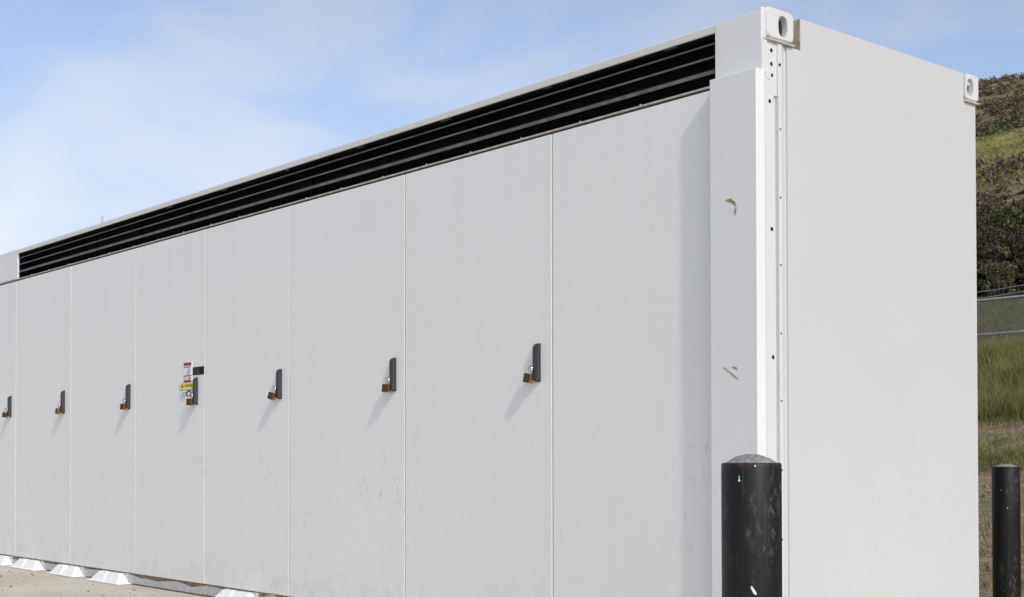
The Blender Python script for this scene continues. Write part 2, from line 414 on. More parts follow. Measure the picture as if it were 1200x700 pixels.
# hidden structural core, behind the skins
bm = bmesh.new()
bbox(bm, XL + .01, -.03, .050, 1.630, .105, 2.536)
bbox(bm, XL + .01, -.03, .30, 1.630, 2.5365, 2.78)
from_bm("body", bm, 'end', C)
# doors
seams = [-9.70, -8.429, -7.200, -5.976, -4.877, -3.765, -2.530, -1.306, -0.085]
doors = []
for i in range(len(seams) - 1):
    x0, x1 = seams[i] + .0045, seams[i + 1] - .0045
    off = random.uniform(-.0004, .0004)
    bm = bmesh.new(); bbox(bm, x0, x1, 0.004 + off, 0.046, ZD0, ZD1, bev=0.0028, seg=2)
    doors.append(from_bm("door", bm, 'door', C))
# base frame, ragged seal and brackets
box("base_beam", XL + .03, -.05, .0375, 1.58, 0.004, .1045, 'brown', C)
rag = [(XL + .05, .012)]
pts_top = []
x_ = XL + .05
while x_ < -.1:
    pts_top.append((x_, random.choice([.054, .060, .066, .072, .080]) + random.uniform(-.004, .004)))
    x_ += random.choice([.03, .05, .08, .22, .3])
poly = [(XL + .05, .010)] + [(-.1, .010)] + list(reversed(pts_top))
bm = bmesh.new(); prism(bm, poly, 'y', .030, .036)
bm.normal_update(); bmesh.ops.triangulate(bm, faces=bm.faces[:])
from_bm("bottom_seal", bm, 'skirt', C)
def bracket(xc, length, open_front):
    bm = bmesh.new(); hl = length / 2; zt = .079
    bbox(bm, xc - hl - .03, xc + hl + .03, -.085, .040, .0015, .011, bev=.003)
    bbox(bm, xc - hl + .02, xc + hl - .02, .026, .040, .0105, zt)
    for s in (-1, 1):                                     # two pressed pyramids
        cx = xc + s * hl * .52; wb = hl * .46; wt_ = hl * .27; sk = -s * hl * .06
        b0 = [(cx - wb, -.072, .0105), (cx + wb, -.072, .0105), (cx + wb, .0255, .0105), (cx - wb, .0255, .0105)]
        t0 = [(cx + sk - wt_, -.022, zt), (cx + sk + wt_, -.022, zt), (cx + sk + wt_, .0255, zt), (cx + sk - wt_, .0255, zt)]
        vv = [bm.verts.new(q) for q in b0 + t0]
        for f in ((0, 1, 5, 4), (1, 2, 6, 5), (2, 3, 7, 6), (3, 0, 4, 7), (4, 5, 6, 7), (3, 2, 1, 0)): bm.faces.new([vv[k] for k in f])
    if not open_front:
        a = [(xc - hl * .3, -.066, .0108), (xc + hl * .3, -.066, .0108), (xc + hl * .3, .025, .0108), (xc - hl * .3, .025, .0108), (xc - hl * .45, -.017, zt - .003), (xc + hl * .45, -.017, zt - .003), (xc + hl * .35, .025, zt - .003), (xc - hl * .35, .025, zt - .003)]
        vv = [bm.verts.new(q) for q in a]
        for f in ((0, 1, 5, 4), (1, 2, 6, 5), (2, 3, 7, 6), (3, 0, 4, 7), (4, 5, 6, 7), (3, 2, 1, 0)): bm.faces.new([vv[k] for k in f])
    else:
        prism(bm, [(xc - .03, .012), (xc + .05, .012), (xc + .01, .055)], 'y', .0, .012, mi=1)
    bmesh.ops.recalc_face_normals(bm, faces=bm.faces)
    return from_bm("anchor_bracket", bm, ['bracket', 'galv'], C)
for xc, ln, op in ((-8.80, .50, False), (-8.07, .50, False), (-7.22, .47, True), (-6.38, .50, False), (-4.40, .46, False)):
    bracket(xc, ln, op)
# header: solid end pieces, louvre surround, slats
box("header_panel", -0.254, -0.0015, .0, .018, 2.5365, ZT, 'cover', C, bev=.002)
box("header_jamb", -0.2535, -0.245, .0182, .30, 2.5365, ZT - .003, 'cover', C)
box("header_top", -0.2448, -0.075, .0182, .30, ZT - .008, ZT - .002, 'roof', C)
box("louver_jamb", -8.55, -8.4008, .0182, .29, ZS + .005, ZT - .012, 'black', C)
box("header_panel", XL, -8.401, .0, .018, ZS + .0005, ZT, 'cover', C, bev=.002)
bm = bmesh.new()
prism(bm, [(.003, ZL1 + .003), (.0, ZL1 + .005), (.0, ZT - .008), (.008, ZT), (.2995, ZT + .004), (.2995, ZL1 + .03), (.009, ZL1 + .03), (.007, ZL1 + .003)], 'x', -8.4005, -.2545)
from_bm("top_rail", bm, 'roof', C)
bm = bmesh.new()
prism(bm, [(.002, ZD1 + .011), (.002, ZS - .003), (.005, ZS), (.29, ZS + .004), (.29, ZD1 + .011)], 'x', XL, -.2545)
sill = from_bm("louver_sill", bm, 'sill', C)
box("sill_shade_strip", XL, -.2545, .012, .049, ZD1 + .0005, ZD1 + .0108, 'sill_shadow', C)
box("louver_soffit", -8.400, -.2545, .0095, .1995, ZL1 + .006, ZL1 + .028, 'black', C)
box("louver_backing", -8.400, -.2545, .20, .294, ZS + .006, ZL1 + .028, 'black', C)
for zc_, lip, tilt in ((2.734, .0085, .030), (2.676, .0095, .030), (2.608, .0180, .034)):
    bm = bmesh.new()
    prism(bm, [(.012, zc_), (.016, zc_ + lip), (.085, zc_ + lip + tilt), (.085, zc_ + tilt), (.022, zc_ + .001)], 'x', -8.399, -.256, mi=0)
    for f in bm.faces:
        if f.normal.y < -.5 or abs(f.calc_center_median().y - .014) < .003: f.material_index = 1
    from_bm("louver_slat", bm, ['slat', 'slat_lip'], C)
for i, xm in enumerate(np.arange(-7.75, -.5, .82)):
    box("louver_mullion", xm - .012, xm + .012, .090, .110, ZS + .006, ZL1 + .002, 'black', C)
# little drips and rivets along the louvre
for xm in np.arange(-8.1, -.4, .41):
    bm = bmesh.new(); bmesh.ops.create_uvsphere(bm, u_segments=8, v_segments=5, radius=.0045)
    bmesh.ops.translate(bm, verts=bm.verts, vec=(xm + random.uniform(-.02, .02), .012, ZS + .004))
    from_bm("rivet", bm, 'galv', sill)
for xm in np.arange(-7.9, -.4, .82):
    if random.random() < .8:
        w_ = random.uniform(.02, .05)
        box("rail_clip", xm - w_, xm + w_, .006, .016, ZL1 - random.uniform(.004, .009), ZL1 + .0028, 'slat', C)
# roof: sheet with shallow ribs, a few rivets on the edge
bm = bmesh.new(); bbox(bm, XL, -.006, .3005, 1.642, 2.781, ZT + .004, bev=.003)
roof = from_bm("roof_panel", bm, 'roof', C)
for k in range(16):
    bm = bmesh.new(); bmesh.ops.create_uvsphere(bm, u_segments=8, v_segments=5, radius=.006)
    bmesh.ops.translate(bm, verts=bm.verts, vec=(-.5 - k * .52 + random.uniform(-.05, .05), .03, ZT + .002))
    from_bm("rivet", bm, 'roof', roof)
bm = bmesh.new(); tube(bm, [(-6.816, .10, 2.815), (-6.816, .10, 2.862), (-6.816, .10, 2.908)], [.008, .0075, .0065], 8)
from_bm("roof_rod", bm, 'galv', C)

# corner cover, proud of the doors, wrapping the corner
bm = bmesh.new(); bbox(bm, -.2385, .0135, -.054, .0038, .10, 2.560, bev=.003, seg=2)
cover = from_bm("corner_cover", bm, 'cover', C)
def flake(pts, y):
    bm = bmesh.new(); prism(bm, pts, 'y', y - .0012, y + .001); bm.normal_update(); bmesh.ops.triangulate(bm, faces=bm.faces[:])
    return from_bm("residue_mark", bm, 'tan', cover)
flake([(-.155, 2.035), (-.125, 2.038), (-.100, 2.020), (-.092, 1.998), (-.100, 2.004), (-.118, 2.018), (-.135, 2.024)], -.054)
flake([(-.100, 1.998), (-.092, 1.985), (-.099, 1.962), (-.106, 1.975)], -.054)
flake([(-.170, 1.332), (-.160, 1.331), (-.085, 1.281), (-.091, 1.277)], -.054)
flake([(-.125, 1.335), (-.093, 1.328), (-.090, 1.318), (-.104, 1.321)], -.054)
# corner post profile (Y, X) below the casting, drawn as strips
def strip(name, poly, z0, z1, mat, par=C):
    bm = bmesh.new(); prism(bm, [(q[1], q[0]) for q in poly], 'z', z0, z1); return from_bm(name, bm, mat, par)
post = strip("corner_post", [(.0605, -.012), (.0995, -.012), (.0995, .006), (.122, .006), (.160, -.009), (.166, -.009), (.166, -.028), (.0605, -.028)], .02, 2.468, 'post')
strip("cover_return", [(.0042, .0130), (.0602, .0130), (.0602, -.028), (.0042, -.028)], .02, 2.558, 'post')
strip("post_head", [(.0606, -.0015), (.0985, -.0015), (.0985, .006), (.122, .006), (.160, -.009), (.166, -.009), (.166, -.0275), (.0606, -.0275)], 2.4685, 2.692, 'post')
strip("post_head", [(.0006, -.0005), (.0604, -.0005), (.0604, -.0275), (.0006, -.0275)], 2.5585, 2.692, 'post')
# folded tab drawn by a narrow gap at the head of the cover
bm = bmesh.new(); tube(bm, [(.0131, .010, 2.557), (.0131, .010, 2.538), (.0131, .016, 2.528), (.0131, .040, 2.522)], .0012, 6)
from_bm("tab_seam", bm, 'tan_steel', C)
for (yy, zz, rr, xx) in ((.063, 2.655, .0085, -.0005), (.063, 2.598, .0085, -.0005), (.110, 2.601, .007, .006), (.050, 2.545, .0075, .0130), (.034, 2.434, .0085, .0130), (.044, 1.902, .0085, .0130), (.048, 1.369, .0085, .0130), (.048, .836, .0085, .0130),
                         (.111, 2.33, .0045, .006), (.111, 2.042, .0045, .006), (.111, 1.759, .0045, .006), (.111, 1.472, .0045, .006), (.111, 1.19, .0045, .006), (.111, .90, .0045, .006), (.111, .61, .0045, .006)):
    bm = bmesh.new(); tube(bm, [(xx - .004, yy, zz), (xx + .0012, yy, zz)], rr, 12)
    from_bm("screw", bm, 'hole', post)
bm = bmesh.new(); prism(bm, [(.075, 1.30), (.083, 1.305), (.078, 1.255), (.070, 1.262)], 'x', -.013, -.0108)
from_bm("residue_mark", bm, 'tan', post)
# end wall: sheet with its upper left corner cut away beside the casting
ZE = 2.829
bm = bmesh.new()
def rect_x(y0, y1, z0, z1): prism(bm, [(y0, z0), (y1, z0), (y1, z1), (y0, z1)], 'x', -.0275, .0)
rect_x(.1665, 1.640, .02, 2.690); rect_x(.258, 1.5345, 2.690, ZE)
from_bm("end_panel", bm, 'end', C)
box("notch_return", -.075, -.0004, .2545, .2575, 2.6935, ZE - .002, 'tan_steel', C)
box("notch_back", -.080, -.060, .201, .2540, 2.6935, ZE - .012, 'tan_steel', C)
box("notch_shelf", -.060, -.003, .201, .2540, 2.6880, 2.6928, 'post', C)
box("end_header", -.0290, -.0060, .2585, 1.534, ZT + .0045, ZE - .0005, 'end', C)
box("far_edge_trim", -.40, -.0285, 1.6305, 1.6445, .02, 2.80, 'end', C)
# corner castings with an oval opening
def casting(y0, y1, z0, z1, hy, hz_, hw, hh, rnd_left, name="corner_casting"):
    """plate in the X=.010 plane, with body behind and an oval tube"""
    bm = bmesh.new(); N = 32; xf = .011; xb = -.045; xt = -.125
    yc, zc_ = (y0 + y1) / 2, (z0 + z1) / 2
    def outer(k):
        a = 2 * math.pi * k / N; ca, sa = math.cos(a), math.sin(a); n_ = 9.0
        rr = (abs(ca) ** n_ + abs(sa) ** n_) ** (-1 / n_)
        return yc + rr * ca * (y1 - y0) / 2, zc_ + rr * sa * (z1 - z0) / 2
    def inner(k, sc=1.0):
        a = 2 * math.pi * k / N; ca, sa = math.cos(a), math.sin(a); n_ = 2.6
        rr = (abs(ca) ** n_ + abs(sa) ** n_) ** (-1 / n_)
        return hy + rr * ca * hw * sc, hz_ + rr * sa * hh * sc
    Ob = [bm.verts.new((xb, *outer(k))) for k in range(N)]
    O0 = [bm.verts.new((xf - .006, *outer(k))) for k in range(N)]
    O1 = [bm.verts.new((xf, yc + (outer(k)[0] - yc) * .955, zc_ + (outer(k)[1] - zc_) * .94)) for k in range(N)]
    I0 = [bm.verts.new((xf, *inner(k, 1.06))) for k in range(N)]
    I1 = [bm.verts.new((xf - .004, *inner(k))) for k in range(N)]
    I2 = [bm.verts.new((xf - .030, *inner(k))) for k in range(N)]
    I3 = [bm.verts.new((xf - .031, *inner(k, 1.4))) for k in range(N)]
    I4 = [bm.verts.new((xt, *inner(k, 1.4))) for k in range(N)]
    for A, B in ((Ob, O0), (O0, O1), (O1, I0), (I0, I1), (I1, I2), (I2, I3), (I3, I4)):
        for k in range(N): bm.faces.new((A[k], A[(k + 1) % N], B[(k + 1) % N], B[k])).material_index = int(B is I3 or B is I4)
    bm.faces.new(I4).material_index = 1
    return from_bm(name, bm, ['post', 'casting_inside'], C)
casting(.020, .200, 2.706, 2.834, .128, 2.764, .030, .043, True)
casting(1.538, 1.653, 2.704, 2.832, 1.580, 2.765, .030, .041, False)
# square shoulder of the near casting: the rounded vertical edge, and the ledges beneath both
bm = bmesh.new(); bbox(bm, -.026, .0025, .0006, .0345, 2.6935, 2.829, bev=.009, seg=3); from_bm("casting_shoulder", bm, 'post', C)
bm = bmesh.new(); prism(bm, [(-.02, 2.6935), (.014, 2.694), (.015, 2.699), (.004, 2.7055), (-.02, 2.7055)], 'y', .034, .2005); from_bm("casting_ledge", bm, 'ledge', C)
bm = bmesh.new(); prism(bm, [(-.02, 2.6915), (.014, 2.692), (.015, 2.697), (.004, 2.7035), (-.02, 2.7035)], 'y', 1.537, 1.653); from_bm("casting_ledge", bm, 'ledge', C)

# door handles
hz0, hz1 = 1.332, 1.514
hx = [-8.556, -7.343, -6.088, -5.000, -3.872, -2.631, -1.409]
bm = bmesh.new()
prism(bm, [(.0, hz0), (-.022, hz0 + .002), (-.024, hz0 + .006), (-.024, hz1 - .018), (-.014, hz1 - .001), (.0, hz1)], 'x', -.016, .016)
bmesh.ops.bevel(bm, geom=bm.edges[:], offset=.002, segments=2, affect='EDGES')
bbox(bm, -.019, .019, -.0035, .0035, hz0 - .004, hz1 + .003, bev=.0015)
bbox(bm, -.020, -.010, -.034, -.0200, hz0 + .030, hz0 + .066, bev=.003)       # staple that takes the lock
bbox(bm, -.0175, -.0150, -.018, -.006, hz0 + .075, hz1 - .030)
bmesh.ops.recalc_face_normals(bm, faces=bm.faces)
hm = bpy.data.meshes.new("handle"); bm.to_mesh(hm); bm.free(); hm.materials.append(M['handle'])
for d, x_ in zip(doors[0:7], hx):
    o = bpy.data.objects.new("handle", hm); COL.objects.link(o); o.location = (x_, .0025, 0); o.parent = d

# warning labels on the third door from the left
ld = doors[3]
def label_mesh(name, quads, lab):
    """quads: (x0,x1,z0,z1,material,layer)"""
    bm = bmesh.new(); mats = []
    for x0, x1, z0, z1, mm, lay in quads:
        if mm not in mats: mats.append(mm)
        bbox(bm, x0, x1, -.0006 * lay, .006, z0, z1, mi=mats.index(mm))
    bm_o = from_bm(name, bm, mats, ld); bm_o["label"] = lab
    return bm_o
q = [(-5.190, -5.070, 1.488, 1.630, 'lwhite', 1), (-5.188, -5.072, 1.606, 1.628, 'lred', 2), (-5.188, -5.072, 1.530, 1.538, 'lred', 2), (-5.188, -5.072, 1.490, 1.505, 'lred', 2)]
q.append((-5.182, -5.080, 1.592, 1.600, 'lgrey', 2))
for k in range(6):
    w_ = random.uniform(.02, .045); q.append((-5.150 + k * .004, -5.125 + w_, 1.544 + k * .0075, 1.547 + k * .0075, 'lgrey', 2))
q += [(-5.183, -5.150, 1.514, 1.520, 'lgrey', 2), (-5.120, -5.084, 1.510, 1.523, 'lgrey', 2)]
label_mesh("warning_label", q, "white label with three dark red bands")
q = [(-5.252, -5.034, 1.374, 1.484, 'lwhite', 1.6), (-5.252, -5.034, 1.446, 1.484, 'lyellow', 2.6)]
q.append((-5.246, -5.052, 1.432, 1.439, 'lgrey', 2.6))
for k, (a, b_) in enumerate(((-5.215, -5.11), (-5.225, -5.13), (-5.238, -5.12), (-5.246, -5.13), (-5.246, -5.17))):
    q.append((a, b_, 1.418 - k * .0095, 1.4215 - k * .0095, 'lgrey', 2.6))
yl = label_mesh("caution_label", q, "white label with a yellow caution band")
def lettering(txt, x, z, size, mat, y):
    cu = bpy.data.curves.new("lettering", 'FONT'); cu.body = txt; cu.size = size; cu.extrude = .0003; cu.resolution_u = 2
    tmp = bpy.data.objects.new("lettering_source", cu)
    me = bpy.data.meshes.new_from_object(tmp)
    bpy.data.objects.remove(tmp); bpy.data.curves.remove(cu)
    R = Matrix.Translation((x, y, z)) @ Matrix.Rotation(math.pi / 2, 4, 'X')
    me.transform(R)
    return link_mesh("lettering", me, mat, ld)
lettering("CAUTION", -5.178, 1.456, .026, 'lblack', -.0020)
bm = bmesh.new(); prism(bm, [(-5.222, 1.454), (-5.192, 1.454), (-5.207, 1.478)], 'y', -.0022, -.0010); from_bm("warning_triangle", bm, 'lblack', ld)
q = [(-5.054, -4.894, 1.535, 1.590, 'lblack', 1)]
for k in range(4): q.append((-5.045, -5.020, 1.542 + k * .011, 1.547 + k * .011, 'ldim', 2))
for k in range(5): q.append((-5.008, -4.985 + random.uniform(0, .07), 1.541 + k * .0095, 1.544 + k * .0095, 'ldim', 2))
label_mesh("rating_label", q, "black label with faint print")

# ------------------------------------------------------------------ padlocks (hang from the handles)
PL = [("brass padlock on the leftmost handle, cut close by the photo's left edge", .1), ("brass padlock on the second handle from the left", .0), ("brass padlock on the third handle from the left", -.1),
      ("brass padlock with a dark ring, hanging just below the yellow caution label", .25), ("brass padlock on the handle next right of the warning labels", .1),
      ("brass padlock on the second handle from the right end of the row", .0), ("nearest, largest looking brass padlock, on the rightmost handle", .05)]
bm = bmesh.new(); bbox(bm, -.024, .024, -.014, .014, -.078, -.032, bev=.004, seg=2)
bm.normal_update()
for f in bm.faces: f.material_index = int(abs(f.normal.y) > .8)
body_me = bpy.data.meshes.new("lock_body"); bm.to_mesh(body_me); bm.free(); body_me.materials.append(M['brass']); body_me.materials.append(M['brass_shade'])
bm = bmesh.new()
pts = [(-.0145, 0, -.036), (-.0145, 0, -.014)] + [(-.0145 * math.cos(a), 0, -.010 + .0145 * math.sin(a)) for a in np.linspace(.2, math.pi - .2, 9)] + [(.0145, 0, -.014), (.0145, 0, -.036)]
tube(bm, pts, .0046, 10)
sh_me = bpy.data.meshes.new("shackle"); bm.to_mesh(sh_me); bm.free(); sh_me.materials.append(M['chrome'])
bm = bmesh.new(); tube(bm, [(.015 * math.cos(a), 0, .019 * math.sin(a)) for a in np.linspace(0, 2 * math.pi, 17)], .0058, 8, cap=False)
ring_me = bpy.data.meshes.new("ring"); bm.to_mesh(ring_me); bm.free(); ring_me.materials.append(M['steel_dark'])
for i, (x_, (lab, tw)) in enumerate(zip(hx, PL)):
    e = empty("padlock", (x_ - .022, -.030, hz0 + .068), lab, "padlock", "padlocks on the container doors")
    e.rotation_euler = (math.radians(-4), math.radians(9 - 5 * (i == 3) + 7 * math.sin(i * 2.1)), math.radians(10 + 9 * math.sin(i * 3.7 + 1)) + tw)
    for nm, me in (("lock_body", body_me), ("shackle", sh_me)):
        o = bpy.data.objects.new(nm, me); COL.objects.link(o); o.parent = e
    if i == 3:
        o = bpy.data.objects.new("ring", ring_me); COL.objects.link(o); o.parent = e; o.location = (-.026, .006, .004); o.rotation_euler = (0, .3, .5)

# ------------------------------------------------------------------ bollards
def bollard(name, loc, rim, dome, label, flecks):
    e = empty(name, loc, label, "bollard", "black steel bollards at the container end")
    N = 48; R_ = .084
    bm = bmesh.new()
    prof = [(R_, -.10), (R_, .2), (R_, .5), (R_, rim - .004), (R_ - .002, rim), (R_ - .007, rim + .001), (R_ - .008, rim - .012)]
    rings = [[bm.verts.new((rr * math.cos(2 * math.pi * k / N), rr * math.sin(2 * math.pi * k / N), zz)) for k in range(N)] for rr, zz in prof]
    for a in range(len(rings) - 1):
        for k in range(N): bm.faces.new((rings[a][k], rings[a][(k + 1) % N], rings[a + 1][(k + 1) % N], rings[a + 1][k])).smooth = True
    me = bpy.data.meshes.new("pipe"); bmesh.ops.recalc_face_normals(bm, faces=bm.faces); bm.to_mesh(me); bm.free(); me.materials.append(M['bollard'])
    o = bpy.data.objects.new("pipe", me); COL.objects.link(o); o.parent = e; pipe = o
    bm = bmesh.new(); rings = []
    K = 9; Rc = R_ - .0075
    for a in range(K):
        t = a / K; rr = Rc * (1 - t); zz = rim - .003 + (dome + .003) * (1 - (1 - t) ** 2.1)
        rings.append([bm.verts.new((rr * math.cos(2 * math.pi * k / N), rr * math.sin(2 * math.pi * k / N), zz + random.uniform(-.0014, .0014) * (a > 0))) for k in range(N)])
    top_ = bm.verts.new((0, 0, rim + dome))
    for a in range(K - 1):
        for k in range(N): bm.faces.new((rings[a][k], rings[a][(k + 1) % N], rings[a + 1][(k + 1) % N], rings[a + 1][k])).smooth = True
    for k in range(N): bm.faces.new((rings[-1][k], rings[-1][(k + 1) % N], top_)).smooth = True
    me = bpy.data.meshes.new("cap"); bmesh.ops.recalc_face_normals(bm, faces=bm.faces); bm.to_mesh(me); bm.free(); me.materials.append(M['mortar'])
    o = bpy.data.objects.new("mortar_cap", me); COL.objects.link(o); o.parent = e
    ca = math.atan2(cam.location.y - loc[1], cam.location.x - loc[0]) if False else math.atan2(-4.3984 - loc[1], 3.5797 - loc[0])
    for (off, zz, w_, hh, rot) in flecks:                    # flecks of paint stuck to the pipe; off = metres to the right of the middle as one faces it
        a0 = ca + math.asin(max(-.99, min(.99, off / R_)))
        pts2 = [(-.5, -.3), (-.2, -.5), (.45, -.45), (.5, .2), (.15, .5), (-.4, .35)]
        bm = bmesh.new(); ring = []
        for (a, b_) in pts2:
            px, pz = a * w_ * random.uniform(.8, 1.1), b_ * hh * random.uniform(.85, 1.1)
            px, pz = px * math.cos(rot) - pz * math.sin(rot), px * math.sin(rot) + pz * math.cos(rot)
            an = a0 + px / R_
            ring.append([bm.verts.new((rr * math.cos(an), rr * math.sin(an), zz + pz)) for rr in (R_ - .0006, R_ + .0011)])
        bm.faces.new([q_[1] for q_ in ring])
        for k in range(len(ring)): bm.faces.new((ring[k][0], ring[(k + 1) % len(ring)][0], ring[(k + 1) % len(ring)][1], ring[k][1]))
        bmesh.ops.recalc_face_normals(bm, faces=bm.faces)
        me = bpy.data.meshes.new("paint_fleck"); bm.to_mesh(me); bm.free(); me.materials.append(M['chip'])
        o = bpy.data.objects.new("paint_fleck", me); COL.objects.link(o); o.parent = e
    return e
def at_depth(px, D):
    un = (px - 600) / 1582.6
    d = h + r * un
    return (3.5797 + d.x * D, -4.3984 + d.y * D, 0.0)
bollard("bollard", at_depth(880.3, 3.80), .937, .025, "thick looking scuffed black bollard with domed grey top, right in front of the container corner",
        [(.004, .588, .008, .030, .5), (-.033, .897, .0022, .012, 0), (-.033, .889, .006, .006, 0), (.010, .930, .005, .005, 0)])
bollard("bollard", at_depth(1178.5, 8.44), .893, .018, "slim looking black bollard standing past the far end wall, at the right edge",
        [(.008, .64, .006, .007, 0), (-.03, .75, .004, .005, 0)])

# ------------------------------------------------------------------ chain link fence on the bank
FY = 19.6
fe = empty("chain_link_fence", (-10, FY, 2.98), "galvanised chain link fence on the grassy bank below the dark trees", "fence")
FX0, FX1 = -17.6, -2.4
for nm, zz, rr in (("top_rail", 4.02, .021), ("bottom_rail", 3.352, .015)):
    bm = bmesh.new(); tube(bm, [(x_, FY, zz) for x_ in np.linspace(FX0, FX1, 6)], rr, 10); from_bm(nm, bm, 'galv', fe)
for x_ in (-17.5, -14.5, -11.5, -8.5, -5.5, -2.5):
    bm = bmesh.new(); tube(bm, [(x_, FY + .052, 2.6), (x_, FY + .052, 4.12)], .03, 12); from_bm("post", bm, 'galv', fe)
bm = bmesh.new(); P_ = .062; z_ = np.arange(2.96, 4.0, P_ / 2)
Vm = []; Fm = []
def wire(pts, rad):
    base = len(Vm)
    for k, (x_, y_, zz) in enumerate(pts):
        for a in (0, 1, 2): Vm.append((x_ + rad * math.cos(a * 2.094), y_ + rad * math.sin(a * 2.094), zz))
    for k in range(len(pts) - 1):
        for a in range(3):
            b0 = base + 3 * k; Fm.append((b0 + a, b0 + (a + 1) % 3, b0 + 3 + (a + 1) % 3, b0 + 3 + a))
bm.free()
for k, x_ in enumerate(np.arange(FX0, FX1, P_)):
    wire([(x_ + (P_ * .5 if j % 2 else 0) , FY - .022 + (.004 if j % 2 else -.004), zz) for j, zz in enumerate(z_)], .0017)
    wire([(x_ - (P_ * .5 if j % 2 else 0), FY - .022 + (-.004 if j % 2 else .004), zz) for j, zz in enumerate(z_)], .0017)
from_np("wire_mesh", np.array(Vm), np.array(Fm), 'galv', fe)
for zz, sag in ((4.26, .05), (4.12, .03)):
    bm = bmesh.new(); pts = []
    for x_ in np.linspace(FX0, FX1, 60):
        t = ((x_ - FX0) % 3.0) / 3.0
        pts.append((x_, FY + .05, zz - sag * 4 * t * (1 - t) + .025 * math.sin(x_ * 3.1)))
    tube(bm, pts, .006, 5); from_bm("strand_wire", bm, 'galv', fe)

# ------------------------------------------------------------------ foliage generators
def blades(xy, hmin, hmax, wid, lean):
    n = len(xy); x, y = xy[:, 0], xy[:, 1]; z = ground_z(x, y)
    hh = RNG.uniform(hmin, hmax, n); a = RNG.uniform(0, 2 * np.pi, n); ln = RNG.uniform(.1, lean, n) * hh
    wd = wid * RNG.uniform(.6, 1.4, n); d = RNG.uniform(0, 2 * np.pi, n)
    ox, oy = np.cos(a) * wd / 2, np.sin(a) * wd / 2; lx, ly = np.cos(d) * ln, np.sin(d) * ln
    V = np.zeros((n, 5, 3))
    V[:, 0] = np.stack([x - ox, y - oy, z - .02], 1); V[:, 1] = np.stack([x + ox, y + oy, z - .02], 1)
    V[:, 2] = np.stack([x + ox * .7 + lx * .35, y + oy * .7 + ly * .35, z + hh * .6], 1); V[:, 3] = np.stack([x - ox * .7 + lx * .35, y - oy * .7 + ly * .35, z + hh * .6], 1)
    V[:, 4] = np.stack([x + lx, y + ly, z + hh], 1)
    b = np.arange(n)[:, None] * 5
    T = np.concatenate([b + [0, 1, 2], b + [0, 2, 3], b + [3, 2, 4]])
    return V.reshape(-1, 3), T
def leaf_cloud(centers, size, n_each, spread):
    """small leaf faces around each centre: returns V, T"""
    nc = len(centers); n = nc * n_each
    c = np.repeat(centers, n_each, 0)
    d = RNG.normal(size=(n, 3)); d /= np.linalg.norm(d, axis=1, keepdims=True)
    c = c + d * (RNG.random((n, 1)) ** .5) * np.repeat(spread, n_each, 0)
    a = RNG.normal(size=(n, 3)); a /= np.linalg.norm(a, axis=1, keepdims=True)
    b = np.cross(a, RNG.normal(size=(n, 3))); b /= np.linalg.norm(b, axis=1, keepdims=True)
    s = size * RNG.uniform(.5, 1.4, (n, 1))
    V = np.stack([c - a * s, c + b * s * .45, c + a * s, c - b * s * .45], 1).reshape(-1, 3)
    i = np.arange(n)[:, None] * 4
    return V, np.concatenate([i + [0, 1, 2], i + [0, 2, 3]])
# meadow grass on the bank
def scatter(n, x0, x1, y0, y1, dens):
    xy = np.stack([RNG.uniform(x0, x1, n), RNG.uniform(y0, y1, n)], 1)
    return xy[RNG.random(n) < dens(xy[:, 0], xy[:, 1])]
clump = lambda x, y: np.clip(.62 + 1.5 * vnoise(x / .45, y / .45, 21) + .8 * vnoise(x / 1.6, y / 1.6, 22), .05, 1)
xy = scatter(170000, -15, -5.5, 13.9, 20.5, lambda x, y: clump(x, y) * np.clip((y - 13.9 - .8 * vnoise(x / .7, y / .7, 5)) / .8, 0, 1))
V, T = blades(xy, .10, .42, .009, 1.0)
tag(from_np("meadow_grass", V, T, 'grass'), "tall green grass growing on the bank in front of the fence", "grass", kind="stuff")
xy = scatter(70000, -17, -8, 20.3, 29.5, lambda x, y: clump(x, y))
V, T = blades(xy, .12, .50, .018, 1.1)
tag(from_np("rough_grass", V, T, 'roughgrass'), "rough olive grass growing between the fence and the dark shrubs", "grass", kind="stuff")
xy = scatter(110000, -11, 0.0, 4.4, 14.8, lambda x, y: np.clip(.35 + 1.9 * vnoise(x / .5, y / .5, 31) + .5 * vnoise(x / 2, y / 2, 32), .03, 1))
V, T = blades(xy, .02, .10, .009, 1.8)
tag(from_np("dry_grass", V, T, 'drygrass'), "short dry straw coloured grass on the bare earth past the bollard", "grass", kind="stuff")
xy = scatter(90000, -10, -1.0, 6.0, 14.6, lambda x, y: np.clip((vnoise(x / .38, y / .38, 51) * .8 + vnoise(x / 1.1, y / 1.1, 52) * .9 - .13 + (y - 10) * .05) * 3.2, 0, 1))
V, T = blades(xy, .03, .15, .011, 1.4)
tag(from_np("weeds", V, T, 'grass'), "low green weeds in patches on the earth below the grassy bank", "weeds", kind="stuff")
